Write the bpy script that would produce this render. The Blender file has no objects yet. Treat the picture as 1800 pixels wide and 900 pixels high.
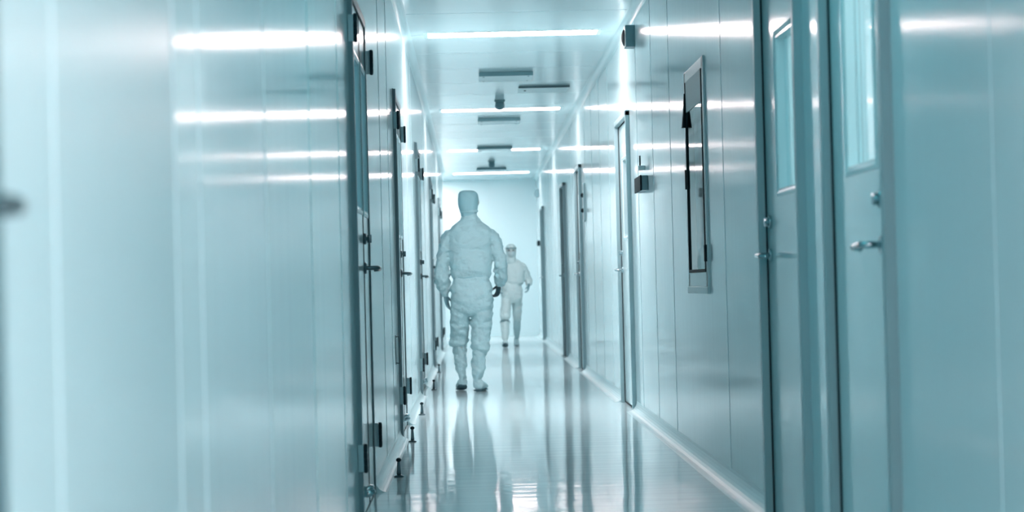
import bpy, bmesh, math, random
from mathutils import Vector, Matrix, noise
random.seed(5)
S = bpy.context.scene
COL = S.collection
PI = math.pi
XL, XR, ZC = -.462, 1.12, 2.72          # corridor walls and ceiling
YB, YE = -3.0, 34.45                    # back and end
YS = 32.25                              # left wall stops: side passage

# ------------------------------------------------------------------ materials
def mat(name, base, rough=.4, metal=0., spec=.5, coat=0., coat_rough=.05, bump=None, var=None, **kw):
    m = bpy.data.materials.new(name); m.use_nodes = True
    nt = m.node_tree; b = nt.nodes['Principled BSDF']
    b.inputs['Base Color'].default_value = (*base, 1)
    b.inputs['Roughness'].default_value = rough
    b.inputs['Metallic'].default_value = metal
    b.inputs['Specular IOR Level'].default_value = spec
    b.inputs['Coat Weight'].default_value = coat
    b.inputs['Coat Roughness'].default_value = coat_rough
    for k, v in kw.items(): b.inputs[k].default_value = v
    tc = None
    if bump or var:
        tc = nt.nodes.new('ShaderNodeTexCoord')
    if bump:                             # list of (scale xyz, distance, detail)
        last = None
        for sc, dist, det in bump:
            mp = nt.nodes.new('ShaderNodeMapping'); mp.inputs['Scale'].default_value = sc
            nz = nt.nodes.new('ShaderNodeTexNoise'); nz.inputs['Scale'].default_value = 1; nz.inputs['Detail'].default_value = det
            bp = nt.nodes.new('ShaderNodeBump'); bp.inputs['Distance'].default_value = dist; bp.inputs['Strength'].default_value = 1
            nt.links.new(tc.outputs['Object'], mp.inputs['Vector']); nt.links.new(mp.outputs[0], nz.inputs['Vector'])
            nt.links.new(nz.outputs['Fac'], bp.inputs['Height'])
            if last: nt.links.new(last.outputs[0], bp.inputs['Normal'])
            last = bp
        nt.links.new(last.outputs[0], b.inputs['Normal'])
        if coat: nt.links.new(last.outputs[0], b.inputs['Coat Normal'])
    if var:                              # faint wear: (scale xyz, second colour)
        sc, c2 = var
        mp = nt.nodes.new('ShaderNodeMapping'); mp.inputs['Scale'].default_value = sc
        nz = nt.nodes.new('ShaderNodeTexNoise'); nz.inputs['Scale'].default_value = 1; nz.inputs['Detail'].default_value = 4
        mx = nt.nodes.new('ShaderNodeMix'); mx.data_type = 'RGBA'
        mx.inputs[6].default_value = (*base, 1); mx.inputs[7].default_value = (*c2, 1)
        nt.links.new(tc.outputs['Object'], mp.inputs['Vector']); nt.links.new(mp.outputs[0], nz.inputs['Vector'])
        nt.links.new(nz.outputs['Fac'], mx.inputs[0]); nt.links.new(mx.outputs[2], b.inputs['Base Color'])
    return m

def lacquer(name, base, rough, ior, bump, var=None):
    """diffuse paint under a clear reflecting skin, mixed by Fresnel"""
    m = mat(name, base, rough, bump=bump, var=var); nt = m.node_tree; b = nt.nodes['Principled BSDF']
    df = nt.nodes.new('ShaderNodeBsdfDiffuse'); gl = nt.nodes.new('ShaderNodeBsdfAnisotropic'); fr = nt.nodes.new('ShaderNodeFresnel'); mx = nt.nodes.new('ShaderNodeMixShader')
    df.inputs['Color'].default_value = (*base, 1); gl.inputs['Color'].default_value = (1, 1, 1, 1); gl.inputs['Roughness'].default_value = rough; fr.inputs['IOR'].default_value = ior
    if b.inputs['Base Color'].links: nt.links.new(b.inputs['Base Color'].links[0].from_socket, df.inputs['Color'])
    if b.inputs['Normal'].links:
        ns = b.inputs['Normal'].links[0].from_socket
        for n in (df, gl, fr): nt.links.new(ns, n.inputs['Normal'])
    cl = nt.nodes.new('ShaderNodeMath'); cl.operation = 'MINIMUM'; cl.inputs[1].default_value = .66; nt.links.new(fr.outputs[0], cl.inputs[0])
    nt.links.new(cl.outputs[0], mx.inputs[0]); nt.links.new(df.outputs[0], mx.inputs[1]); nt.links.new(gl.outputs[0], mx.inputs[2])
    nt.links.new(mx.outputs[0], nt.nodes['Material Output'].inputs['Surface']); nt.nodes.remove(b)
    return m

WALLC = (.625, .835, .88)
M_WALL = lacquer('coated_steel_panel', WALLC, .10, 1.5, [((.3, 7., .10), .00055, 1.5), ((.3, 24., .05), .00016, 2.), ((.3, 1.1, .25), .0012, 0.)])
M_WALLF = mat('coated_steel_panel_end', WALLC, .22, spec=.5)
M_CEIL = lacquer('ceiling_panel', (.63, .84, .88), .16, 1.4, [((1.2, 6., .3), .0004, 1.)])
M_FLOOR = lacquer('epoxy_floor', (.70, .87, .91), .06, 1.6, [((6., 1.6, 1.), .0009, 1.5), ((1.6, 9., 1.), .0012, 2.)],
                  ((1.3, .5, 1.), (.67, .87, .915)))
M_COVE = mat('cove_trim', (.62, .84, .88), .25, spec=.5)
M_DOOR = lacquer('door_leaf', (.61, .81, .845), .12, 1.5, [((.3, 4., .12), .0004, 1.)])
M_FRAME = mat('anodised_frame', (.28, .44, .48), .35, spec=.5)
M_FRAMESH = mat('anodised_frame_shaded', (.13, .23, .26), .4, spec=.4)  # left door frames: their backlit shade is put into the colour
M_POST = mat('grey_blue_post', (.08, .17, .20), .5)
M_FRAMEL = mat('pale_frame', (.62, .83, .87), .3, spec=.5)
M_GASK = mat('rubber_gasket', (.012, .03, .038), .7, spec=.2)
M_CHROME = mat('chrome', (.38, .47, .50), .16, metal=1.)
M_STEEL = mat('dark_steel', (.10, .16, .18), .3, metal=.9)
M_HINGE = mat('hinge_plate', (.26, .42, .46), .4, metal=.4)
M_BLACK = mat('black_plastic', (.012, .03, .038), .6, spec=.12)
M_GREY = mat('grey_plastic', (.17, .33, .37), .45)
M_PALE = mat('pale_plastic', (.6, .8, .84), .4)
M_BLUE = mat('grey_blue_case', (.13, .27, .31), .4)
M_PAPER = mat('paper_board', (.60, .80, .84), .6)
def pane_glass(name, tint):
    m = bpy.data.materials.new(name); m.use_nodes = True; nt = m.node_tree; nt.nodes.clear()
    t = nt.nodes.new('ShaderNodeBsdfTransparent'); t.inputs[0].default_value = (*tint, 1)
    g = nt.nodes.new('ShaderNodeBsdfAnisotropic'); g.inputs['Roughness'].default_value = .02; g.inputs['Color'].default_value = (1, 1, 1, 1)
    f = nt.nodes.new('ShaderNodeFresnel'); f.inputs[0].default_value = 1.5; x = nt.nodes.new('ShaderNodeMixShader'); o = nt.nodes.new('ShaderNodeOutputMaterial')
    gm = nt.nodes.new('ShaderNodeNewGeometry'); sb = nt.nodes.new('ShaderNodeMath'); sb.operation = 'SUBTRACT'; sb.inputs[0].default_value = 1.; ml = nt.nodes.new('ShaderNodeMath'); ml.operation = 'MULTIPLY'
    nt.links.new(gm.outputs['Backfacing'], sb.inputs[1]); nt.links.new(f.outputs[0], ml.inputs[0]); nt.links.new(sb.outputs[0], ml.inputs[1])
    nt.links.new(ml.outputs[0], x.inputs[0]); nt.links.new(t.outputs[0], x.inputs[1]); nt.links.new(g.outputs[0], x.inputs[2]); nt.links.new(x.outputs[0], o.inputs[0])
    return m
M_GLASS = pane_glass('window_glass', (.80, .94, .96))
M_SUIT = mat('suit_fabric', (.50, .735, .78), .75, spec=.25, bump=[((9., 9., 12.), .030, 3.), ((30., 30., 22.), .004, 2.)])
M_SUIT2 = mat('suit_fabric_pale', (.68, .88, .90), .75, spec=.25, bump=[((9., 9., 6.), .012, 2.)])
M_HOOD = mat('hood_fabric', (.38, .64, .70), .75, spec=.25, bump=[((14., 14., 10.), .008, 2.)])
M_SOLE = mat('shoe_sole', (.05, .13, .16), .6)
M_GLOVE = mat('glove_rubber', (.20, .40, .46), .5)
M_GLOVED = mat('dark_glove_rubber', (.02, .055, .07), .45)
M_SKIN = mat('skin', (.50, .60, .60), .55)
M_DARK = mat('dark_trim', (.04, .10, .12), .5)
M_MASK = mat('mask_cloth', (.50, .68, .71), .8)

def emis(name, strength, col=(1., .78, .76)):
    m = bpy.data.materials.new(name); m.use_nodes = True
    nt = m.node_tree; nt.nodes.clear()
    e = nt.nodes.new('ShaderNodeEmission'); e.inputs[0].default_value = (*col, 1); e.inputs[1].default_value = strength
    o = nt.nodes.new('ShaderNodeOutputMaterial'); nt.links.new(e.outputs[0], o.inputs[0])
    return m

# ------------------------------------------------------------------ mesh helpers
def box(bm, a, b, bev=0.):
    x0, x1 = sorted((a[0], b[0])); y0, y1 = sorted((a[1], b[1])); z0, z1 = sorted((a[2], b[2]))
    r = bmesh.ops.create_cube(bm, size=1)
    vs = r['verts']
    for v in vs:
        v.co = Vector((x0 + (v.co.x + .5) * (x1 - x0), y0 + (v.co.y + .5) * (y1 - y0), z0 + (v.co.z + .5) * (z1 - z0)))
    if bev:
        es = list({e for v in vs for e in v.link_edges})
        bmesh.ops.bevel(bm, geom=es, offset=bev, segments=2, profile=.5, affect='EDGES')
    return vs

def tube(bm, path, n=14, fold=0., seed=0, side=Vector((1, 0, 0)), cap=True, power=2.):
    """path: list of (point, ra, rb); ring radii along `side` and across it"""
    rnd = random.Random(seed); ph = [rnd.uniform(0, 6.28) for _ in range(6)]
    pts = [Vector(p[0]) for p in path]; rings = []
    s = 0
    for i, (p, ra, rb) in enumerate(path):
        p = pts[i]
        t = (pts[min(i + 1, len(pts) - 1)] - pts[max(i - 1, 0)]).normalized()
        if i: s += (pts[i] - pts[i - 1]).length
        u = (side - t * side.dot(t)).normalized(); w = t.cross(u)
        ring = []
        for k in range(n):  # rings carry cloth creases
            a = 2 * PI * k / n
            c, d = math.cos(a), math.sin(a)
            if power != 2.:
                c = math.copysign(abs(c) ** (2 / power), c); d = math.copysign(abs(d) ** (2 / power), d)
            f = 1 + fold * (math.sin(55 * s + 2 * math.sin(a * 2 + ph[0]) + ph[1]) * .6 + math.sin(90 * s + 3 * a + ph[2]) * .35 + math.sin(2 * a + 22 * s + ph[3]) * .4)
            v = p + u * c * ra * f + w * d * rb * f
            if fold:
                q = Vector((v.x * 11 + seed, v.y * 11, v.z * 19)); g = 1 - 2.2 * abs(noise.noise(q + Vector((c, d, 0)) * .4))
                v -= (u * c + w * d) * fold * .19 * max(g, -.2)
                g = 1 - 2.2 * abs(noise.noise(q * 2.1 + Vector((4, 1, 7))))
                v -= (u * c + w * d) * fold * .06 * max(g, -.2)
            ring.append(bm.verts.new(v))
        rings.append(ring)
    for a, b in zip(rings, rings[1:]):
        for k in range(n):
            bm.faces.new((a[k], a[(k + 1) % n], b[(k + 1) % n], b[k]))
    if cap:
        bm.faces.new(list(reversed(rings[0]))); bm.faces.new(rings[-1])
    return rings

def dense(path, step=.02):
    """Catmull-Rom resampling of a (point, ra, rb) path"""
    P = [(*Vector(p), a, b) for p, a, b in path]
    out = []
    for i in range(len(P) - 1):
        p0, p1, p2, p3 = P[max(i - 1, 0)], P[i], P[i + 1], P[min(i + 2, len(P) - 1)]
        L = math.dist(p1[:3], p2[:3]); n = max(1, round(L / step))
        for j in range(n):
            t = j / n
            q = [.5 * (2 * b + (c - a) * t + (2 * a - 5 * b + 4 * c - d) * t * t + (3 * b - a - 3 * c + d) * t ** 3) for a, b, c, d in zip(p0, p1, p2, p3)]
            out.append((Vector(q[:3]), max(q[3], .002), max(q[4], .002)))
    q = P[-1]; out.append((Vector(q[:3]), q[3], q[4]))
    return out

def rod(bm, pts, r, n=12):
    tube(bm, [(p, r, r) for p in pts], n, side=Vector((.31, .42, .85)).normalized())

def lathe(bm, o, prof, axis=Vector((0, 0, 1)), n=24):
    """prof: (height along axis, radius)"""
    axis = axis.normalized(); u = axis.orthogonal().normalized(); w = axis.cross(u); rings = []
    for h, r in prof:
        rings.append([bm.verts.new(Vector(o) + axis * h + (u * math.cos(2 * PI * k / n) + w * math.sin(2 * PI * k / n)) * max(r, .0004)) for k in range(n)])
    for a, b in zip(rings, rings[1:]):
        for k in range(n): bm.faces.new((a[k], a[(k + 1) % n], b[(k + 1) % n], b[k]))
    bm.faces.new(list(reversed(rings[0]))); bm.faces.new(rings[-1])

def obj(name, bm, m, parent=None, smooth=False, loc=None):
    bmesh.ops.recalc_face_normals(bm, faces=bm.faces)
    me = bpy.data.meshes.new(name); bm.to_mesh(me); bm.free()
    o = bpy.data.objects.new(name, me); COL.objects.link(o); me.materials.append(m)
    if smooth:
        for p in me.polygons: p.use_smooth = True
    if parent: o.parent = parent
    if parent and parent.get('_o') is not None: pass
    return o

def empty(name, loc=(0, 0, 0)):
    o = bpy.data.objects.new(name, None); COL.objects.link(o); o.location = loc; o.empty_display_size = .1
    return o
def tag(o, label, cat, group=None, kind=None):
    o['label'] = label; o['category'] = cat
    if group: o['group'] = group
    if kind: o['kind'] = kind
    return o
def B(): return bmesh.new()

def P(side, d, y, z):                    # d = how far out of the wall, into the corridor
    return Vector((XL + d, y, z)) if side == 'L' else Vector((XR - d, y, z))

# ------------------------------------------------------------------ shell
DOORS_L = [(.75, 1.95), (7.68, 8.92), (12.0, 13.2), (16.55, 17.95), (21.9, 23.2), (27.2, 28.5)]
DOORS_R = [(5.25, 6.19), (6.64, 7.60), (13.93, 15.05), (20.2, 21.12), (23.85, 24.75), (31.2, 32.1)]
WIN_R = (9.44, 10.25, .88, 1.96)
ZD = 2.11

def wall(side, name, y0, y1, openings, seams, m):
    bm = B(); cuts = {y0, y1}
    for o in openings: cuts |= {o[0], o[1]}
    for s in seams:
        if not any(o[0] - .02 < s < o[1] + .02 for o in openings): cuts.add(s)
    cuts = sorted(cuts)
    for a, b in zip(cuts, cuts[1:]):
        mid = (a + b) / 2; op = [o for o in openings if o[0] < mid < o[1]]
        if not op: spans = [(0, ZC)]
        else:
            spans = [(op[0][3], ZC)]
            if op[0][2] > 0: spans.append((0, op[0][2]))
        for z0, z1 in spans:
            box(bm, P(side, 0, a, z0), P(side, -.05, b, z1))
    for s in cuts[1:-1]:
        if not any(abs(s - o[0]) < .05 or abs(s - o[1]) < .05 for o in openings):
            box(bm, P(side, .0016, s - .005, .055), P(side, -.01, s + .006, ZC - .05), .0008)
    o = obj(name, bm, m); o['kind'] = 'structure'
    return o
opL = [(a, b, 0, ZD) for a, b in DOORS_L]
opR = [(a, b, 0, ZD) for a, b in DOORS_R] + [WIN_R]
seamL = [2.22, 3.12, 3.4, 4.49, 5.73, 6.99, 10.19, 11.17, 14.4, 15.6, 19.4, 20.6, 24.5, 25.7, 29.5, 30.7]
seamR = [-1.5, -.4, .75, 1.9, 3.1, 4.25, 8.81, 11.12, 12.2, 13.32, 16.1, 17.26, 18.4, 19.5, 22.3, 25.9, 27.1, 28.3, 29.5]
o = wall('L', 'wall_left', YB, YS, opL, seamL, M_WALL)
o.data.materials.append(lacquer('coated_steel_panel_dull', WALLC, .26, 1.45, [((.3, 5., .10), .0005, 1.)]))   # older, duller panels up to the first joint pair
for p in o.data.polygons:
    if p.center.y < 3.13: p.material_index = 1
tag(o, 'glossy pale teal steel panel wall along the left of the corridor', 'wall', kind='structure')
o = wall('R', 'wall_right', YB, YE + .05, opR, seamR, M_WALL); tag(o, 'glossy teal steel panel wall along the right of the corridor', 'wall', kind='structure')
bm = B(); box(bm, (-4, YE, 0), (XR, YE + .06, ZC))
o = obj('wall_end', bm, M_WALLF); tag(o, 'pale blank wall closing the far end of the corridor', 'wall', kind='structure')
bm = B(); box(bm, (XL - .05, YB - .06, 0), (XR + .05, YB, ZC))
o = obj('wall_back', bm, M_WALLF); tag(o, 'wall behind the camera', 'wall', kind='structure')
bm = B(); box(bm, (-4, YS - .06, 0), (XL - .05, YS, ZC)); box(bm, (-4.06, YS, 0), (-4, YE, ZC))
o = obj('wall_passage', bm, M_WALLF); tag(o, 'walls of the side passage opening at the far left end', 'wall', kind='structure')
bm = B(); box(bm, (-4.1, YB - .1, -.08), (4.0, YE + .1, 0))
o = obj('floor', bm, M_FLOOR); tag(o, 'shiny reflective teal epoxy floor of the corridor', 'floor', kind='structure')
# ceiling of panels with narrow joints
bm = B(); ys = [YB - .05]; y = 13.2 - 1.145 * 14
while y < YE:
    if y > YB: ys.append(y)
    y += 1.145
ys.append(YE + .05)
for a, b in zip(ys, ys[1:]):
    box(bm, (XL - .05, a + .004, ZC), (XR + .05, b - .004, ZC + .05))
box(bm, (-4.1, YB - .1, ZC + .052), (4.0, YE + .1, ZC + .1)); box(bm, (-4.06, YS - .06, ZC), (XL - .051, YE + .05, ZC + .05))
o = obj('ceiling', bm, M_CEIL); tag(o, 'pale glossy panelled corridor ceiling with cross joints', 'ceiling', kind='structure')

def cove(bm, c0, c1, sx, sz, r, seg=8, fill=.0):
    """quarter-round cover from c0 to c1 (along Y) in the corner; sx, sz point away from the corner"""
    rows = []
    for c in (c0, c1):
        c = Vector(c); row = [bm.verts.new(c)]
        for k in range(seg + 1):
            a = PI / 2 * k / seg
            row.append(bm.verts.new(c + Vector((sx * r * (1 - math.sin(a)), 0, sz * r * (1 - math.cos(a))))))
        rows.append(row)
    a, b = rows; n = len(a)
    for k in range(n): bm.faces.new((a[k], a[(k + 1) % n], b[(k + 1) % n], b[k]))
    bm.faces.new(list(reversed(a))); bm.faces.new(b)
def gaps(y0, y1, ops):
    out = []; y = y0
    for a, b in sorted(ops):
        if a > y: out.append((y, a))
        y = b
    out.append((y, y1)); return out
for side, nm, ops, x, s, ye in (('L', 'baseboard_left', DOORS_L, XL, 1, YS), ('R', 'baseboard_right', DOORS_R, XR, -1, YE)):
    bm = B()
    for a, b in gaps(YB, ye, ops): cove(bm, (x, a + .004, 0), (x, b - .004, 0), s, 1, .075 if side == 'R' else .055)
    o = obj(nm, bm, M_COVE, smooth=False); tag(o, 'pale coved trim where floor meets the %s wall, broken at the doors' % ('left' if side == 'L' else 'right'), 'baseboard', kind='structure')
for nm, x, s, ye, w in (('trim_1', XL, 1, YS, 'left'), ('trim_2', XR, -1, YE, 'right')):
    bm = B(); cove(bm, (x, YB, ZC), (x, ye, ZC), s, -1, .055)
    o = obj(nm, bm, M_COVE); tag(o, 'rounded cover strip between ceiling and %s wall' % w, 'trim', kind='structure')
bm = B()
box(bm, (-4, YE - .012, 0), (XR - .05, YE, .07), .004)
o = obj('baseboard_end', bm, M_COVE); tag(o, 'pale skirting along the foot of the far end wall', 'baseboard', kind='structure')

# ------------------------------------------------------------------ doors
def handle(parent, side, y, z, direction, scale=1., lever=.125):
    bm = B(); n = Vector((1, 0, 0)) if side == 'L' else Vector((-1, 0, 0)); p = P(side, -.003, y, z)
    lathe(bm, p, [(0, .025), (.008, .025), (.011, .021), (.011, .01)], n, 20)
    q = p + n * .058
    pts = [p + n * .008, p + n * .035, p + n * .052 + Vector((0, direction * .004, 0)), q + Vector((0, direction * .02, 0)),
           q + Vector((0, direction * lever * .6, 0)), q + Vector((0, direction * lever, -.004)), q - n * .022 + Vector((0, direction * (lever + .012), -.006))]
    tube(bm, dense([(a, .0095, .0105) for a in pts], .008), 12, side=Vector((0, 0, 1)))
    h = obj('door_handle', bm, M_CHROME if side == 'R' else M_STEEL, parent, True); h['label'] = 'lever handle'  # left side darker metal: backlit look put into the colour
    return h
def lock(parent, side, y, z):
    bm = B(); n = Vector((1, 0, 0)) if side == 'L' else Vector((-1, 0, 0)); p = P(side, -.003, y, z)
    lathe(bm, p, [(0, .024), (.009, .024), (.012, .018), (.012, .009), (.022, .009), (.024, .006)], n, 20)
    q = p + n * .022; box(bm, q + Vector((-.007, -.004, -.017)), q + Vector((.012, .004, .017)), .002)
    return obj('lock', bm, M_CHROME if side == 'R' else M_STEEL, parent, True)  # left locks darkened like the handles, shade in the colour
def hinge(parent, side, y, z, s):
    """s: +1 when the leaf lies further down the corridor than the jamb"""
    bm = B()
    box(bm, P(side, .0015, y - .004 * s, z - .052), P(side, .022, y - .0005 * s, z + .052), .001)
    box(bm, P(side, .020, y - .004 * s, z - .052), P(side, .023, y + .03 * s, z + .052), .001)
    pl = obj('hinge', bm, M_HINGE, parent)
    bm = B()
    for k in range(4):
        zz = z - .05 + k * .0255
        lathe(bm, P(side, .0300, y, zz), [(0, .0075), (.0012, .0085), (.0225, .0085), (.0237, .0075)], Vector((0, 0, 1)), 14)
    lathe(bm, P(side, .0300, y, z - .056), [(0, .004), (.002, .0075), (.11, .0075), (.112, .004)], Vector((0, 0, 1)), 14)
    obj('hinge_pin', bm, M_BLACK, pl, True)

def leaf(parent, side, a, b, win, zb=.008, zt=ZD - .035):
    DD = -.001 if side == 'L' else -.003
    """leaf between a and b with an optional glazed opening (y0, y1, z0, z1)"""
    bm = B(); d0, d1 = DD, -.05
    if win:
        y0, y1, z0, z1 = win
        for q in ((a, y0, zb, zt), (y1, b, zb, zt), (y0, y1, zb, z0), (y0, y1, z1, zt)):
            box(bm, P(side, d0, q[0], q[2]), P(side, d1, q[1], q[3]))
    else:
        box(bm, P(side, d0, a, zb), P(side, d1, b, zt), .002)
    lf = obj('door_leaf', bm, M_DOOR, parent)
    if win:
        y0, y1, z0, z1 = win; w = .028; bm = B()
        # bevelled bead sloping down into the opening
        outer = [(y0 - w, z0 - w), (y1 + w, z0 - w), (y1 + w, z1 + w), (y0 - w, z1 + w)]
        mid = [(y0 - w * .6, z0 - w * .6), (y1 + w * .6, z0 - w * .6), (y1 + w * .6, z1 + w * .6), (y0 - w * .6, z1 + w * .6)]
        q_ = .0012; inner = [(y0 + q_, z0 + q_), (y1 - q_, z0 + q_), (y1 - q_, z1 - q_), (y0 + q_, z1 - q_)]
        loops = [[bm.verts.new(P(side, d, *q)) for q in L] for L, d in ((outer, DD - .0001), (outer, DD + .003), (mid, DD + .005), (inner, DD - .004), (inner, -.034))]
        for A_, B_ in zip(loops, loops[1:]):
            for k in range(4): bm.faces.new((A_[k], A_[(k + 1) % 4], B_[(k + 1) % 4], B_[k]))
        obj('window_bead', bm, M_FRAMEL, lf)
        bm = B(); box(bm, P(side, -.034, y0, z0), P(side, -.039, y1, z1)); obj('window_pane', bm, M_GLASS, lf)
    return lf

def door(num, side, y0, y1, leaves, label, jamb=.04, proud=.03, fm=None):
    far = .005 if side == 'L' else proud
    if side == 'L': proud = .019; fm = M_FRAMESH
    """leaves: list of dict(a, b, hinge='near'|'far'|None, handle=y|None, dir, win)"""
    root = empty('door_%d' % num, P(side, 0, y0, 0)); tag(root, label, 'door', kind='structure')
    inv = Matrix.Translation(-root.location)
    fm = fm or M_FRAME
    bm = B()
    box(bm, P(side, proud, y0, 0), P(side, -.05, y0 + jamb, ZD + .0), .003)
    box(bm, P(side, far, y1 - jamb, 0), P(side, -.05, y1, ZD + .0), .003)
    box(bm, P(side, far, y0, ZD - .035), P(side, -.05, y1, ZD + .005), .003)
    f = obj('door_frame', bm, fm, root)
    bm = B()
    for ya, yb in ((y0 + jamb, y0 + jamb + .010), (y1 - jamb - .010, y1 - jamb)):
        box(bm, P(side, .003 if side == 'R' else .0005, ya, .004), P(side, -.04, yb, ZD - .035))
    box(bm, P(side, -.001, y0 + jamb, ZD - .045), P(side, -.04, y1 - jamb, ZD - .035))
    box(bm, P(side, -.002, y0 + jamb, .0), P(side, -.05, y1 - jamb, .014))
    obj('gasket', bm, M_GASK, root)
    for i, L in enumerate(leaves):
        win = L.get('win')
        lf = leaf(root, side, L['a'], L['b'], win)
        if L.get('hinge'):
            s = 1 if L['hinge'] == 'near' else -1
            yy = y0 - .0 if s == 1 else y1 - jamb
            for z in (1.92, 1.1, .26) if side == 'X' else (1.92, .26):
                if s == 1: hinge(lf, side, y0, z, 1)
                else: hinge(lf, side, y1 - jamb, z, -1)
        if L.get('handle') is not None:
            handle(lf, side, L['handle'], 1.0, L['dir']); lock(lf, side, L['handle'] + .01 * L['dir'], 1.125)
    if len(leaves) == 2:
        s = leaves[0]['b']
        bm = B(); box(bm, P(side, .0012, s - .003, .01), P(side, -.04, s + .012, ZD - .04), .0005); obj('meeting_strip', bm, M_GASK, root)
    for c in list(COL.objects):
        if c.parent == root: c.matrix_parent_inverse = inv
    return root

WZ = (1.25, 1.80)
door(1, 'L', .75, 1.95, [dict(a=.80, b=1.90, handle=1.80, dir=-1)], 'nearest door on the left wall, only its blurred handle in view')
def dbl(num, y0, y1, m, label, win=True, hw=(.12, .12)):
    mid = m
    w1 = (y0 + .34, mid - .09, WZ[0], WZ[1] + .05); w2 = (mid + .09, y1 - .11, WZ[0], WZ[1] + .05)
    return door(num, 'L', y0, y1, [dict(a=y0 + .05, b=mid - .002, hinge='near', win=w1), dict(a=mid + .012, b=y1 - .05, hinge='far', handle=mid + .06, dir=1, win=w2)], label)
dbl(2, 7.68, 8.92, 8.45, 'nearest double door on the left wall with dark thick frame edge and black hinges')
dbl(3, 12.0, 13.2, 12.74, 'second double door along the left wall, frame edge narrower')
dbl(4, 16.55, 17.95, 17.5, 'third double door along the left wall, beside the walking person')
dbl(5, 21.9, 23.2, 22.7, 'fourth double door along the left wall, pale and blurred')
dbl(6, 27.2, 28.5, 28.0, 'farthest double door on the left wall, behind the walking person')
door(7, 'R', 5.25, 6.19, [dict(a=5.30, b=6.14, hinge=None, handle=5.42, dir=1, win=(5.50, 5.91, 1.24, 1.83))], 'nearest door on the right with a tall narrow window and lever handle')
door(8, 'R', 6.64, 7.60, [dict(a=6.69, b=7.55, hinge=None, handle=7.47, dir=-1, win=(6.87, 7.25, 1.24, 1.79))], 'second door on the right, beside the black vertical gap, with small window')
door(9, 'R', 13.93, 15.05, [dict(a=13.98, b=15.0, hinge=None, handle=14.9, dir=-1, win=(14.25, 14.7, 1.25, 1.80))], 'middle right door beyond the black and blue wall box', fm=M_FRAME)
door(10, 'R', 20.2, 21.12, [dict(a=20.25, b=21.07, hinge=None, handle=20.98, dir=-1, win=(20.45, 20.85, 1.25, 1.80))], 'fourth door on the right wall, nearer of the close pair in the distance')
door(11, 'R', 23.85, 24.75, [dict(a=23.9, b=24.7, hinge=None, handle=24.6, dir=-1, win=(24.1, 24.5, 1.25, 1.80))], 'fifth door on the right wall, farther of the close pair in the distance')
door(12, 'R', 31.2, 32.1, [dict(a=31.25, b=32.05, hinge=None, handle=31.95, dir=-1)], 'farthest door on the right wall beside the end wall')

# ------------------------------------------------------------------ window in the right wall
y0, y1, z0, z1 = WIN_R
win = empty('window_1', (XR, y0, z0)); tag(win, 'tall narrow glazed window with pale frame on the right wall', 'window', kind='structure')
bm = B()
for a, b, c, d in ((y0 - .02, y0 + .04, z0, z1 + .02), (y1 - .04, y1 + .02, z0, z1 + .02), (y0, y1, z0 + .0, z0 + .07), (y0, y1, z1 - .035, z1 + .02)):
    box(bm, P('R', .009, a, c), P('R', -.05, b, d), .003)
f_ = obj('window_frame', bm, M_FRAMEL, win)
bm = B(); box(bm, P('R', .014, y0 - .03, z0 - .035), P('R', -.02, y1 + .03, z0 + .0), .004); s_ = obj('window_sill', bm, M_PALE, win)
bm = B()
for a, b, c, d in ((y0 + .04, y0 + .062, z0 + .07, z1 - .035), (y1 - .062, y1 - .04, z0 + .07, z1 - .035), (y0 + .04, y1 - .04, z0 + .07, z0 + .085)):
    box(bm, P('R', .013, a, c), P('R', -.03, b, d), .002)
g_ = obj('sash_gasket', bm, M_GASK, win)
bm = B(); box(bm, P('R', .006, y0 + .06, z0 + .08), P('R', .001, y1 - .06, z1 - .035)); p_ = obj('window_pane', bm, M_GLASS, win)
bm = B(); box(bm, P('R', .010, y0 + .06, z1 - .19), P('R', .0065, y1 - .06, z1 - .035), .001); b_ = obj('blind', bm, M_PAPER, win)
bm = B()
box(bm, P('R', .008, y0 - .005, 1.0), P('R', .020, y0 + .03, 1.08), .002)
l2_ = obj('sash_catch', bm, M_BLACK, win); l2_.matrix_parent_inverse = Matrix.Translation(-win.location)
bm = B(); box(bm, P('R', .008, y1 - .03, 1.38), P('R', .018, y1 + .0, 1.48), .002)
l_ = obj('sash_catch', bm, M_BLACK, win)
bm = B(); vs = [P('R', .02, y1 - .03, 1.86), P('R', .02, y1 - .07, 1.86), P('R', .024, y1 - .05, 1.72), P('R', .060, y1 - .07, 1.70), P('R', .060, y1 - .03, 1.70), P('R', .02, y1 - .03, 1.70)]
tube(bm, [(P('R', .014, y1 - .05, 1.87), .004, .01), (P('R', .018, y1 - .05, 1.78), .006, .02), (P('R', .022, y1 - .05, 1.70), .010, .03), (P('R', .022, y1 - .05, 1.695), .012, .03)], 8)
w_ = obj('sash_stay', bm, M_BLACK, win)
for c in (f_, s_, g_, p_, b_, l_, w_): c.matrix_parent_inverse = Matrix.Translation(-win.location)

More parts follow.
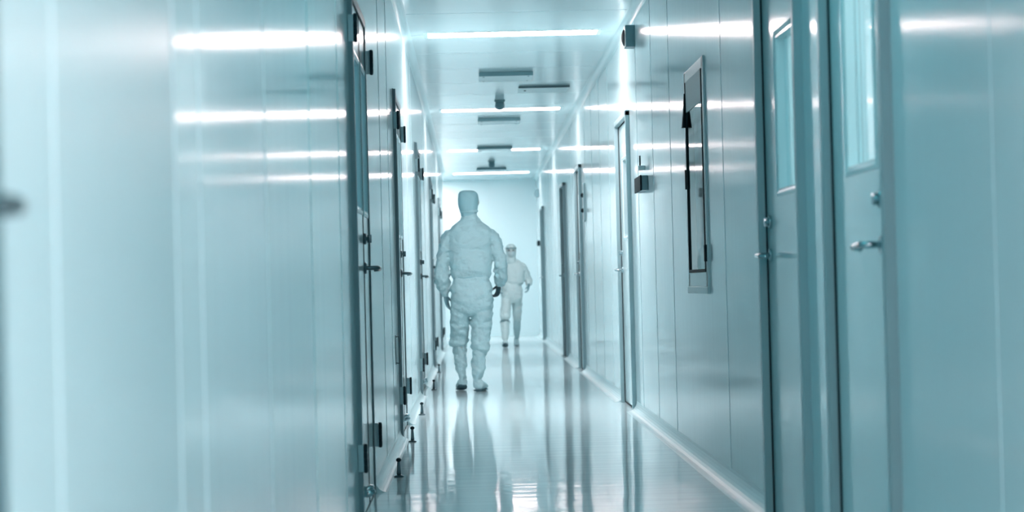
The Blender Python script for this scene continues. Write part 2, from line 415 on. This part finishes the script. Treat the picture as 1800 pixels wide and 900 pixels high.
# ------------------------------------------------------------------ rooms seen through the door windows
def room(name, x0, x1, ya, yb, label, colx):
    bm = B()
    box(bm, (x1, ya, 0), (x1 + .05, yb, ZC)); box(bm, (x0, ya - .04, 0), (x1 + .05, ya, ZC)); box(bm, (x0, yb, 0), (x1 + .05, yb + .04, ZC))
    o = obj(name, bm, M_WALLF); tag(o, label, 'wall', kind='structure')
    if colx:
        bm = B(); box(bm, (x0, yb - .06, 0), (colx, yb, ZC - .01), .004)
        o = obj('trim_%d' % (3 if ya < 5 else 4), bm, M_POST); tag(o, 'grey blue post seen through the %s right door window' % ('nearest' if ya < 5 else 'second'), 'trim', kind='structure')
room('wall_room', XR + .051, 3.2, 4.3, 6.42, 'walls of the lit room behind the nearest right door', 1.262)
room('wall_room.001', XR + .051, 3.2, 6.47, 9.0, 'walls of the lit room behind the second right door', 1.435)
room('wall_room.002', XR + .051, 3.2, 9.1, 13.2, 'walls of the dim room behind the right wall window', None)

# ------------------------------------------------------------------ lamps
M_LAMP = emis('lamp_diffuser', 27.)
M_LAMPB = emis('lamp_diffuser_far', 15.)
M_FILLC = emis('cyan_fill_diffuser', 3.4, (.18, .90, 1.))
M_LAMP1 = emis('lamp_diffuser_room', 16., (1., .72, .68))
M_LAMP0 = emis('lamp_diffuser_near', 38., (1., .73, .70))
M_LAMPS = emis('lamp_diffuser_passage', 34.)
def lamp(x, y, label, m, L=1.22, along='X', group='strip lamps across the ceiling'):
    root = empty('ceiling_light', (x, y, ZC)); tag(root, label, 'ceiling light', group)
    def R(a, b): return (a, b) if along == 'X' else (b, a)
    h = L / 2; W = .125; bm = B()
    for q in ((-h - .03, -W - .03, h + .03, -W), (-h - .03, W, h + .03, W + .03), (-h - .03, -W, -h, W), (h, -W, h + .03, W)):
        a, b = R(q[0], q[1]), R(q[2], q[3]); box(bm, (a[0], a[1], -.003), (b[0], b[1], .001), .001)
    obj('lamp_frame', bm, M_PALE, root)
    bm = B(); a, b = R(-h, -W), R(h, W); box(bm, (a[0], a[1], -.002), (b[0], b[1], .001)); obj('diffuser', bm, m, root)
    return root
for y, lb in ((14.35, 'bright white strip lamp across the ceiling, nearest and widest in view'),
              (20.6, 'second bright strip lamp from the front, beside the round detector'),
              (26.8, 'third bright strip lamp from the front, in the distance'),
              (32.35, 'farthest bright strip lamp, just above the end wall')):
    lamp(.325, y, lb, M_LAMP if y < 15 else M_LAMPB)
lamp(.325, 5.6, 'added unseen teal fill lamp on the ceiling between camera and nearest doors', M_FILLC)  # added fill, out of view: lifts and tints the near right wall
lamp(.325, .8, 'strip lamp on the ceiling behind the camera', M_LAMP0)
lamp(-1.05, 33.8, 'strip lamp inside the side passage at the far left end', M_LAMPS, L=.9, along='X')
lamp(2.1, 5.4, 'strip lamp in the room behind the nearest right door', M_LAMP1, along='X', group='lamps in the side rooms')
lamp(2.1, 7.7, 'strip lamp in the room behind the second right door', M_LAMP1, along='X', group='lamps in the side rooms')

# ------------------------------------------------------------------ ceiling fittings
def diffuser(x, y, label, thick=.036, w=.46):
    root = empty('ceiling_vent', (x, y, ZC)); tag(root, label, 'vent', 'air outlets on the ceiling')
    bm = B(); box(bm, (-w / 2, -w / 2, -thick), (w / 2, w / 2, -thick + .012 if thick > .03 else 0), .002)
    obj('face_plate', bm, M_HINGE if False else M_FRAMEL, root)
    if thick > .03:
        bm = B(); box(bm, (-w / 2 + .01, -w / 2 + .004, -thick + .012), (w / 2 - .01, w / 2 - .004, 0)); obj('neck', bm, M_GREY, root)
        bm = B(); box(bm, (-w / 2, -w / 2 - .003, -thick), (w / 2, -w / 2, -.004)); obj('edge_strip', bm, M_GREY, root)
    for sx in (-1, 1):
        for sy in (-1, 1):
            bm = B(); lathe(bm, (sx * (w / 2 - .04), sy * (w / 2 - .05), -thick - .004), [(0, .008), (.006, .010)], n=12)
            obj('screw', bm, M_GREY, root)
diffuser(.32, 17.15, 'nearest square air outlet with a dark front edge')
diffuser(.32, 21.85, 'second square air outlet, between second and third strip lamps')
diffuser(.32, 26.35, 'third square air outlet, just before the third strip lamp')
diffuser(.32, 31.1, 'farthest square air outlet, small, by the far detector')
root = empty('access_hatch', (.69, 18.45, ZC)); tag(root, 'thin pale hatch plate on the ceiling, right of the nearest outlet', 'hatch')
bm = B(); box(bm, (-.23, -.25, -.016), (.23, .25, 0), .002); obj('hatch_plate', bm, M_FRAMEL, root)
bm = B(); box(bm, (-.235, -.256, -.02), (.235, -.25, -.002)); obj('edge_strip', bm, M_STEEL, root)
bm = B(); lathe(bm, (-.17, 0, -.022), [(0, .010), (.008, .012)], n=12); obj('latch', bm, M_DARK, root)
def detector(x, y, label):
    root = empty('smoke_detector', (x, y, ZC)); tag(root, label, 'detector', 'round detectors on the ceiling')
    bm = B(); lathe(bm, (0, 0, -.02), [(0, .045), (.004, .052), (.02, .052)], n=28); obj('base', bm, M_GREY, root, True)
    bm = B(); lathe(bm, (0, 0, -.098), [(0, .012), (.004, .026), (.012, .037), (.028, .046), (.046, .049), (.064, .045), (.078, .040)], n=28); obj('dome', bm, M_BLUE, root, True)
detector(.30, 19.55, 'round dark detector on the ceiling before the second strip lamp')
detector(.31, 29.3, 'small distant round detector near the far air outlet')

# ------------------------------------------------------------------ right wall fittings
root = empty('alarm_sounder', (XR, 13.35, 2.555)); tag(root, 'grey box with round black lens high on right wall', 'alarm')
bm = B(); box(bm, (-.062, -.07, -.073), (0, .07, .073), .005); obj('case', bm, M_BLUE, root)
bm = B(); lathe(bm, (-.062, .02, -.003), [(0, .060), (.006, .058), (.014, .046), (.022, .022), (.024, .004)], Vector((-1, 0, 0)), 24); obj('lens', bm, M_BLACK, root, True)
bm = B(); box(bm, (-.066, -.068, -.070), (-.061, .068, .070), .001); obj('front_plate', bm, M_GREY, root)
root = empty('wall_intercom', (XR, 12.80, 1.535)); tag(root, 'black fronted box with grey blue side on right wall', 'intercom')
bm = B(); box(bm, (-.040, -.22, -.047), (0, .22, .047), .004); obj('case', bm, M_BLUE, root)
bm = B(); box(bm, (-.052, -.222, -.049), (-.0402, .222, .049), .004); obj('front_panel', bm, M_BLACK, root)
root = empty('sensor_probe', (XR, 12.80, 1.67)); tag(root, 'thin upright probe just above the black fronted wall box', 'sensor')
bm = B(); rod(bm, [(-.03, 0, -.02), (-.03, 0, .05)], .005); obj('rod', bm, M_BLACK, root, True)
bm = B(); box(bm, (-.042, -.02, -.045), (0, .02, -.015), .003); obj('bracket', bm, M_PALE, root)
# keypad strip further on
root = empty('control_strip', (XR, 19.65, 1.70)); tag(root, 'narrow pale plate with two black knobs beside a distant right door', 'switch')
bm = B(); box(bm, (-.018, -.05, -.19), (0, .05, .19), .003); obj('back_plate', bm, M_PALE, root)
for z in (.07, -.08):
    bm = B(); lathe(bm, (-.018, 0, z), [(0, .021), (.02, .020), (.024, .012)], Vector((-1, 0, 0)), 18); obj('knob', bm, M_BLACK, root, True)
root = empty('wall_sensor', (XR, 33.1, 1.57)); tag(root, 'tiny dark box on right wall beside the end wall', 'sensor')
bm = B(); box(bm, (-.05, -.05, -.045), (0, .05, .045), .006); obj('case', bm, M_BLACK, root)
bm = B(); box(bm, (-.056, -.03, -.03), (-.049, .03, .03), .002); obj('cover', bm, M_GREY, root)
root = empty('alarm_sounder', (XR, 33.0, 2.40)); tag(root, 'small grey box high on right wall close to the end wall', 'alarm')
bm = B(); box(bm, (-.07, -.07, -.06), (0, .07, .06), .008); obj('case', bm, M_BLUE, root)
bm = B(); lathe(bm, (-.07, 0, 0), [(0, .045), (.010, .04), (.016, .01)], Vector((-1, 0, 0)), 18); obj('lens', bm, M_GREY, root, True)

# ------------------------------------------------------------------ left wall and floor fittings
root = empty('pull_bar', (XL, 11.55, .55)); tag(root, 'slim low upright bracket on left wall between the first two double doors', 'bracket')
bm = B(); box(bm, (0, -.012, -.085), (.004, .012, .085), .001); obj('back_plate', bm, M_STEEL, root)
bm = B(); rod(bm, [(.002, 0, .075), (.020, 0, .078), (.024, 0, .06), (.026, 0, -.06), (.020, 0, -.078), (.002, 0, -.075)], .0035, 8); obj('bar', bm, M_STEEL, root, True)
def pin(x, y, label):
    root = empty('door_stop', (x, y, 0)); tag(root, label, 'door stop', 'upright pin door stops on the floor')
    bm = B(); lathe(bm, (0, 0, 0), [(0, .024), (.005, .024), (.009, .015), (.012, .011)], n=20); obj('foot', bm, M_STEEL, root, True)
    bm = B(); lathe(bm, (0, 0, .010), [(0, .0115), (.02, .010), (.055, .0075), (.068, .0065)], n=16); obj('stem', bm, M_STEEL, root, True)
    bm = B(); lathe(bm, (0, 0, .072), [(0, .004), (.003, .010), (.010, .0135), (.017, .010), (.0205, .003)], n=16); obj('tip', bm, M_BLACK, root, True)
for x, y, l in ((-.383, 9.62, 'nearest black pin door stop on the floor by the left wall'),
                (-.383, 11.75, 'second black pin door stop from the front, left floor edge'),
                (-.390, 14.15, 'third small pin door stop, beyond the second double door'),
                (-.372, 17.5, 'fourth pin door stop, left of the walking person'),
                (-.385, 20.9, 'farthest tiny pin door stop at the left floor edge')):
    pin(x, y, l)
def ball(y, label):
    root = empty('door_holder', (XL + .002, y, .115)); tag(root, label, 'door holder', 'round chrome door holders on the left wall')
    n = Vector((1, 0, 0))
    bm = B(); lathe(bm, (-.03, 0, 0), [(0, .022), (.034, .022), (.036, .012), (.042, .012)], n, 20); obj('neck', bm, M_CHROME, root, True)
    bm = B(); lathe(bm, (.004, 0, 0), [(0, .012), (.004, .024), (.012, .030), (.020, .026), (.023, .024), (.026, .027), (.034, .030), (.042, .024), (.047, .012), (.048, .003)], Vector((.25, 0, -1)).normalized(), 28)
    o = obj('ball', bm, M_CHROME, root, True); o.location = (.014, 0, .024)
ball(7.86, 'chrome ball door holder low on left wall at the nearest double door')
ball(12.16, 'round dark door holder low on left wall at the second double door')
ball(16.75, 'small round door holder low on left wall at the third double door')

# ------------------------------------------------------------------ people
def remesh(o, voxel, smooth=3, disp=0., tscale=.12):
    m = o.modifiers.new('remesh', 'REMESH'); m.mode = 'VOXEL'; m.voxel_size = voxel; m.use_smooth_shade = True
    s = o.modifiers.new('smooth', 'SMOOTH'); s.factor = .5; s.iterations = smooth
    if disp:
        t = bpy.data.textures.new('cloth_folds', 'CLOUDS'); t.noise_scale = tscale; t.noise_depth = 2
        d = o.modifiers.new('folds', 'DISPLACE'); d.texture = t; d.strength = disp; d.mid_level = .5; d.texture_coords = 'LOCAL'
def suit_tube(bm, path, fold=.03, seed=0, n=28, power=2., step=.012):
    tube(bm, dense([(Vector(p), a, b) for p, a, b in path], step), n, fold, seed, power=power)

def glove(name, parent, wrist, down, fwd, palm, m, curl, size=1.):
    """wrist point; down = finger direction; fwd = thumb side; palm = way the palm faces"""
    down = Vector(down).normalized(); fwd = Vector(fwd); fwd = (fwd - down * fwd.dot(down)).normalized(); palm = Vector(palm); palm = (palm - down * palm.dot(down) - fwd * palm.dot(fwd)).normalized()
    W = Vector(wrist)
    def q(d, f, p): return W + (down * d + fwd * f + palm * p) * size
    bm = B()
    tube(bm, dense([(q(-.02, 0, 0), .026 * size, .020 * size), (q(.015, 0, 0), .029 * size, .017 * size), (q(.05, 0, .002), .040 * size, .017 * size), (q(.088, 0, .004), .040 * size, .014 * size), (q(.096, 0, .006), .03 * size, .010 * size)], .012), 16, side=fwd)
    for i, (f, L) in enumerate(((.030, .072), (.010, .080), (-.010, .074), (-.029, .058))):
        pts = []; a = curl * .35 + i * .05; pos = Vector((.084, f, .004)); seglen = (L * .45, L * .32, L * .25)
        pts.append((q(pos.x - .02, f * .8, pos.z), .0092 * size, .0092 * size)); pts.append((q(*pos), .0098 * size, .0095 * size))
        for j, sl in enumerate(seglen):
            pos = pos + Vector((math.cos(a) * sl, 0, math.sin(a) * sl)); a += curl * (.75 if j == 0 else .55)
            pts.append((q(*pos), (.0090 - .0010 * j) * size, (.0088 - .0010 * j) * size))
        tube(bm, dense(pts, .008), 10, side=fwd)
    tube(bm, dense([(q(.022, .022, .004), .013 * size, .012 * size), (q(.045, .042, .014), .0115 * size, .011 * size), (q(.068, .050, .026 + .01 * curl), .010 * size, .0095 * size), (q(.086, .046, .034 + .016 * curl), .0075 * size, .007 * size)], .008), 10, side=palm)
    o = obj(name, bm, m, parent, True); remesh(o, .0028 * size, 2)
    return o

# ---- person walking away
P1 = Vector((-.02, 17.1, 0))
man = empty('person', P1); tag(man, 'person in a teal hooded cleanroom suit walking away, seen from behind, nearest', 'person')
bm = B()
tube(bm, dense([((0, 0, .70), .15, .10), ((0, 0, .85), .155, .105), ((0, 0, 1.0), .13, .09), ((0, 0, 1.2), .155, .10), ((0, 0, 1.36), .165, .085), ((0, 0, 1.44), .09, .07), ((0, .005, 1.50), .055, .058), ((0, .01, 1.56), .06, .07), ((0, .015, 1.62), .074, .088), ((0, .015, 1.68), .066, .08), ((0, .015, 1.712), .03, .04)], .02), 24)
tube(bm, [((-.17, 0, 1.37), .045, .045), ((-.235, -.01, 1.15), .042, .042), ((-.24, .02, .98), .036, .036), ((-.227, .04, .83), .026, .024)], 14)
tube(bm, [((.17, 0, 1.37), .045, .045), ((.245, -.02, 1.15), .042, .042), ((.25, .04, 1.0), .036, .036), ((.232, .11, .90), .026, .024)], 14)
tube(bm, [((-.09, 0, .74), .07, .075), ((-.11, .09, .42), .05, .05), ((-.100, .11, .14), .028, .028), ((-.10, .14, .08), .026, .03)], 14)
tube(bm, [((.09, 0, .74), .07, .075), ((.06, -.0, .40), .05, .05), ((.036, -.005, .12), .030, .030), ((.042, .01, .06), .026, .03)], 14)
for sx in (-1, 1): tube(bm, [((sx * .070, .02, 1.60), .010, .018), ((sx * .080, .02, 1.62), .008, .022), ((sx * .076, .02, 1.65), .006, .016)], 8)
tube(bm, [((0, .11, 1.63), .008, .008), ((0, .128, 1.605), .014, .010), ((0, .11, 1.595), .012, .008)], 8)
o = obj('body', bm, M_SKIN, man, True); remesh(o, .009, 4)
# upper half of the suit: bloused over the belt
bm = B()
suit_tube(bm, [((.0, .0, .96), .148, .112), ((0, 0, .985), .168, .128), ((.0, 0, 1.03), .180, .145), ((0, 0, 1.10), .190, .150), ((0, 0, 1.20), .190, .140), ((0, -.01, 1.30), .194, .132), ((0, -.01, 1.365), .198, .115), ((0, -.005, 1.41), .165, .100), ((.0, 0, 1.452), .112, .085), ((.0, .005, 1.50), .072, .072), ((0, .01, 1.53), .064, .068)], .035, 1, 36, 2.3)
suit_tube(bm, [((-.125, 0, 1.385), .045, .07), ((-.180, 0, 1.335), .062, .080), ((-.212, -.005, 1.27), .064, .074), ((-.232, -.01, 1.20), .058, .070), ((-.243, -.015, 1.12), .064, .076), ((-.250, -.0, 1.03), .076, .082), ((-.246, .02, .95), .078, .080), ((-.238, .035, .885), .064, .066), ((-.228, .04, .845), .048, .046), ((-.226, .042, .815), .040, .036)], .08, 2)
suit_tube(bm, [((.125, 0, 1.385), .045, .07), ((.178, 0, 1.335), .062, .080), ((.215, -.005, 1.27), .066, .074), ((.238, -.015, 1.20), .060, .070), ((.248, -.02, 1.12), .064, .074), ((.256, .01, 1.04), .068, .076), ((.258, .05, .975), .066, .070), ((.250, .08, .93), .052, .052), ((.242, .10, .90), .038, .038)], .075, 3)
# trousers in the same cloth
suit_tube(bm, [((0, 0, .985), .150, .115), ((0, -.005, .93), .172, .135), ((.0, -.015, .86), .186, .150), ((0, -.02, .78), .188, .150), ((.0, -.01, .71), .176, .130), ((0, 0, .665), .130, .085)], .04, 4, 36, 2.4)
suit_tube(bm, [((-.085, -.005, .80), .094, .118), ((-.095, .0, .72), .095, .118), ((-.104, .02, .64), .090, .108), ((-.110, .05, .56), .086, .098), ((-.115, .085, .48), .084, .090), ((-.118, .10, .440), .091, .094), ((-.116, .105, .410), .086, .088), ((-.112, .11, .388), .058, .060)], .05, 5)
suit_tube(bm, [((.088, -.01, .80), .096, .118), ((.088, -.01, .72), .098, .118), ((.083, -.01, .64), .099, .112), ((.074, -.005, .56), .094, .104), ((.068, 0, .46), .086, .094), ((.064, .0, .385), .091, .095), ((.060, 0, .355), .086, .089), ((.056, 0, .334), .058, .060)], .05, 6)
o = obj('coverall', bm, M_SUIT, man, True); remesh(o, .0065, 2, .010, .05)
bm = B()
suit_tube(bm, [((0, 0, .965), .157, .119), ((0, 0, .975), .161, .123), ((0, 0, .992), .161, .123), ((0, 0, 1.0), .157, .119)], .0, 1, 36, 2.3)
o = obj('waistband', bm, M_HOOD, man, True)
def boot(name, pts, foot, seed, sole):
    bm = B(); suit_tube(bm, pts, .065, seed)
    suit_tube(bm, foot, .01, seed + 1, 20)
    o = obj(name, bm, M_SUIT, man, True); remesh(o, .006, 2, .014, .07)
    bm = B(); tube(bm, dense(sole, .02), 16); s = obj('sole', bm, M_SOLE, o, True)
    return o
# left: heel lifted, toe touching further on
boot('boot_cover', [((-.112, .10, .425), .064, .066), ((-.112, .105, .39), .067, .070), ((-.112, .11, .32), .067, .070), ((-.108, .105, .24), .060, .064), ((-.102, .10, .17), .050, .054), ((-.098, .10, .125), .043, .048), ((-.096, .11, .09), .044, .05)],
     [((-.098, .075, .080), .038, .032), ((-.100, .115, .075), .045, .042), ((-.106, .18, .055), .047, .036), ((-.112, .25, .032), .048, .028), ((-.114, .30, .022), .036, .018)], 11,
     [((-.098, .070, .052), .034, .010), ((-.102, .12, .038), .045, .012), ((-.108, .19, .018), .046, .010), ((-.113, .26, .009), .048, .008), ((-.114, .305, .010), .034, .007)])
boot('boot_cover', [((.056, 0, .372), .064, .066), ((.052, 0, .34), .070, .072), ((.048, 0, .27), .072, .074), ((.044, -.005, .20), .070, .070), ((.036, -.01, .15), .056, .058), ((.032, -.01, .11), .044, .050), ((.034, -.0, .08), .046, .054)],
     [((.038, -.055, .040), .034, .030), ((.044, -.02, .052), .050, .044), ((.056, .05, .050), .052, .040), ((.070, .13, .038), .054, .030), ((.078, .195, .026), .042, .020)], 21,
     [((.038, -.060, .010), .036, .009), ((.044, -.02, .010), .050, .010), ((.056, .05, .010), .050, .010), ((.070, .13, .010), .053, .010), ((.078, .20, .010), .040, .009)])
# hood: square crown, gathered at the nape
bm = B()
suit_tube(bm, [((-.004, .01, 1.505), .070, .072), ((-.006, .01, 1.535), .072, .078), ((-.008, .01, 1.558), .080, .092), ((-.010, .012, 1.60), .086, .102), ((-.010, .012, 1.65), .088, .106), ((-.008, .012, 1.69), .086, .102), ((-.006, .012, 1.710), .076, .090), ((-.005, .012, 1.722), .055, .065), ((-.005, .012, 1.726), .02, .025)], .014, 31, 36, 2.7)
o = obj('hood', bm, M_HOOD, man, True); remesh(o, .005, 2, .007, .05); hood = o
bm = B(); tube(bm, [((-.006, .01, z), a, b) for z, a, b in ((1.536, .074, .080), (1.541, .079, .086), (1.552, .079, .086), (1.557, .078, .086))], 36, .01, 8, power=2.6)
obj('gathered_band', bm, M_SUIT, hood, True)
g1 = glove('glove', man, (-.226, .045, .835), (.12, .05, -1), (.35, .9, 0), (1, -.3, 0), M_GLOVE, .45, .92); g1['label'] = 'grey teal glove hanging at the side'
g2 = glove('glove', man, (.240, .105, .915), (-.15, .25, -1), (-.4, .9, 0), (-1, -.4, 0), M_GLOVED, 1.15, .92); g2['label'] = 'dark curled glove'

# ---- person coming towards the camera
P2 = Vector((.555, 28.75, 0))
wom = empty('person', P2); tag(wom, 'small distant person in pale cleanroom suit and cap walking forward, partly hidden', 'person')
bm = B()
tube(bm, dense([((0, 0, .66), .12, .09), ((0, 0, .80), .125, .095), ((.02, 0, .93), .11, .08), ((.03, 0, 1.08), .13, .085), ((.02, 0, 1.18), .13, .07), ((.01, -.01, 1.235), .06, .055), ((0, -.02, 1.27), .047, .05), ((0, -.035, 1.31), .050, .065), ((-.005, -.04, 1.37), .066, .080), ((-.005, -.04, 1.42), .066, .080), ((-.005, -.035, 1.455), .045, .05), ((-.005, -.035, 1.465), .02, .02)], .02), 24)
tube(bm, [((-.13, 0, 1.16), .035, .035), ((-.19, .01, 1.0), .032, .032), ((-.20, -.06, .88), .028, .028)], 12)
tube(bm, [((.14, 0, 1.16), .035, .035), ((.21, .05, 1.0), .032, .032), ((.225, -.02, .88), .026, .024)], 12)
tube(bm, [((-.08, 0, .68), .06, .065), ((-.11, -.16, .40), .045, .045), ((-.125, -.30, .10), .03, .03)], 12)
tube(bm, [((.06, 0, .68), .06, .065), ((.06, .10, .40), .045, .045), ((.05, .28, .12), .03, .03)], 12)
tube(bm, [((-.005, -.112, 1.40), .007, .007), ((-.005, -.132, 1.368), .013, .012), ((-.005, -.115, 1.358), .012, .008)], 8)
tube(bm, [((-.024, -.112, 1.335), .004, .004), ((-.005, -.120, 1.334), .008, .006), ((.014, -.112, 1.335), .004, .004)], 8, side=Vector((0, 0, 1)))
for sx in (-1, 1): tube(bm, [((sx * .064 - .005, -.03, 1.36), .008, .014), ((sx * .072 - .005, -.03, 1.38), .006, .018), ((sx * .068 - .005, -.03, 1.41), .005, .012)], 8)
o = obj('body', bm, M_SKIN, wom, True); remesh(o, .008, 3); wb = o
for sx in (-1, 1):
    bm = B(); lathe(bm, (sx * .026 - .005, -.108, 1.392), [(0, .014), (.006, .011), (.010, .005)], Vector((0, -1, 0)), 14); e_ = obj('eye', bm, M_BLACK, wb, True)
bm = B()
suit_tube(bm, [((.03, 0, .895), .115, .095), ((.03, 0, .93), .145, .115), ((.03, 0, 1.0), .150, .115), ((.03, 0, 1.10), .155, .105), ((.025, 0, 1.17), .152, .090), ((.02, -.0, 1.21), .11, .075), ((.008, -.01, 1.245), .065, .065), ((0, -.02, 1.27), .058, .062)], .025, 41, 28, 2.3)
suit_tube(bm, [((-.10, 0, 1.18), .04, .055), ((-.15, 0, 1.13), .055, .06), ((-.19, .01, 1.02), .055, .06), ((-.205, -.04, .93), .056, .06), ((-.20, -.09, .88), .035, .035)], .05, 42)
suit_tube(bm, [((.13, 0, 1.19), .04, .055), ((.175, .01, 1.14), .054, .06), ((.215, .04, 1.03), .056, .062), ((.235, .05, .97), .060, .062), ((.240, .01, .92), .056, .058), ((.236, -.03, .885), .036, .036)], .05, 43)
suit_tube(bm, [((.01, 0, .915), .12, .10), ((.0, 0, .86), .148, .118), ((-.01, 0, .78), .162, .128), ((-.01, 0, .70), .155, .12), ((-.01, 0, .63), .12, .10)], .03, 44, 28, 2.4)
suit_tube(bm, [((-.085, -.01, .72), .080, .095), ((-.105, -.09, .56), .080, .086), ((-.115, -.16, .44), .078, .080), ((-.118, -.18, .385), .062, .064)], .05, 45)
suit_tube(bm, [((.055, .01, .72), .085, .095), ((.065, .05, .56), .078, .084), ((.062, .10, .42), .070, .074), ((.058, .12, .37), .056, .06)], .05, 46)
o = obj('coverall', bm, M_SUIT2, wom, True); remesh(o, .009, 2, .02, .08)
bm = B()
suit_tube(bm, [((-.118, -.17, .41), .058, .06), ((-.120, -.19, .36), .068, .068), ((-.122, -.24, .25), .064, .066), ((-.124, -.28, .16), .056, .056), ((-.125, -.30, .11), .040, .044), ((-.126, -.31, .08), .040, .045)], .04, 51)
suit_tube(bm, [((-.126, -.27, .055), .036, .030), ((-.127, -.31, .070), .042, .040), ((-.128, -.39, .075), .044, .034), ((-.129, -.46, .082), .040, .026), ((-.129, -.49, .084), .028, .018)], .01, 52, 18)
b1 = obj('boot_cover', bm, M_SUIT2, wom, True); remesh(b1, .008, 2, .01, .07)
bm = B(); tube(bm, [((-.120, -.188, .372), .068, .068), ((-.120, -.19, .368), .073, .073), ((-.120, -.193, .358), .073, .073), ((-.120, -.195, .354), .068, .068)], 24); obj('strap', bm, M_GREY, b1, True)
bm = B(); tube(bm, dense([((-.126, -.262, .012), .034, .009), ((-.127, -.31, .020), .041, .011), ((-.128, -.39, .035), .045, .010), ((-.129, -.46, .054), .042, .010), ((-.129, -.50, .064), .028, .010)], .02), 14); obj('sole', bm, M_SOLE, b1, True)
bm = B()
suit_tube(bm, [((.060, .11, .40), .052, .056), ((.058, .13, .34), .060, .062), ((.055, .19, .24), .054, .056), ((.052, .25, .16), .044, .046), ((.050, .285, .12), .036, .04)], .04, 53)
suit_tube(bm, [((.048, .31, .115), .032, .034), ((.048, .27, .075), .040, .040), ((.048, .215, .040), .042, .034), ((.048, .165, .028), .034, .022)], .01, 54, 18)
b2 = obj('boot_cover', bm, M_SUIT, wom, True); remesh(b2, .008, 2, .01, .07)  # rear boot takes the darker cloth colour in place of shading
bm = B(); tube(bm, dense([((.048, .335, .095), .028, .010), ((.048, .29, .050), .038, .010), ((.048, .22, .014), .040, .009), ((.048, .16, .010), .032, .008)], .02), 14); obj('sole', bm, M_SOLE, b2, True)
bm = B()
suit_tube(bm, [((0, -.02, 1.235), .070, .072), ((-.002, -.028, 1.27), .066, .070), ((-.005, -.022, 1.31), .068, .074), ((-.005, -.018, 1.36), .074, .080), ((-.005, -.018, 1.41), .077, .084), ((-.005, -.026, 1.44), .074, .086), ((-.005, -.03, 1.468), .060, .070), ((-.005, -.03, 1.482), .03, .035)], .015, 61, 28, 2.4)
hd = obj('hood', bm, M_SUIT2, wom, True); remesh(hd, .006, 2, .006, .05)
bm = B(); tube(bm, [((-.005, -.03, z), a, b) for z, a, b in ((1.412, .078, .088), (1.417, .081, .092), (1.425, .081, .092), (1.430, .078, .088))], 28, power=2.4); obj('hood_brim', bm, M_GREY, hd, True)
bm = B(); suit_tube(bm, [((-.005, -.085, 1.375), .055, .030), ((-.005, -.092, 1.355), .058, .040), ((-.005, -.088, 1.325), .052, .036), ((-.005, -.075, 1.30), .040, .024)], .02, 62, 20)
obj('face_mask', bm, M_MASK, wom, True)
for wr, dn, fw, pm in (((.236, -.04, .89), (-.1, -.1, -1), (-.1, -1, 0), (-1, .1, 0)), ((-.20, -.10, .88), (.1, -.2, -1), (.1, -1, 0), (1, .1, 0))):
    g = glove('glove', wom, wr, dn, fw, pm, M_GLOVE, .9, .85)

# ------------------------------------------------------------------ world, camera
w = bpy.data.worlds.new('world'); S.world = w; w.use_nodes = True
w.node_tree.nodes['Background'].inputs[0].default_value = (.06, .20, .25, 1); w.node_tree.nodes['Background'].inputs[1].default_value = .8

cam = bpy.data.cameras.new('camera'); co = bpy.data.objects.new('camera', cam); COL.objects.link(co); S.camera = co
f = 3500.
F = Vector((832.7 - 900, -(499.4 - 450), -f)).normalized()      # corridor direction, in camera axes
U = Vector((-.025, 1, 0)); U = (U - F * U.dot(F)).normalized()
R_ = F.cross(U)
co.matrix_world = Matrix(((R_.x, R_.y, R_.z, 0), (F.x, F.y, F.z, 0), (U.x, U.y, U.z, .92), (0, 0, 0, 1)))
cam.sensor_width = 36; cam.lens = 36 * f / 1800; cam.clip_start = .05; cam.clip_end = 100
cam.dof.use_dof = True; cam.dof.focus_distance = 11.5; cam.dof.aperture_fstop = 3.6
S.view_settings.view_transform = 'Standard'; S.view_settings.look = 'None'; S.view_settings.exposure = 1.15; S.view_settings.gamma = 1
S.view_settings.use_curve_mapping = False
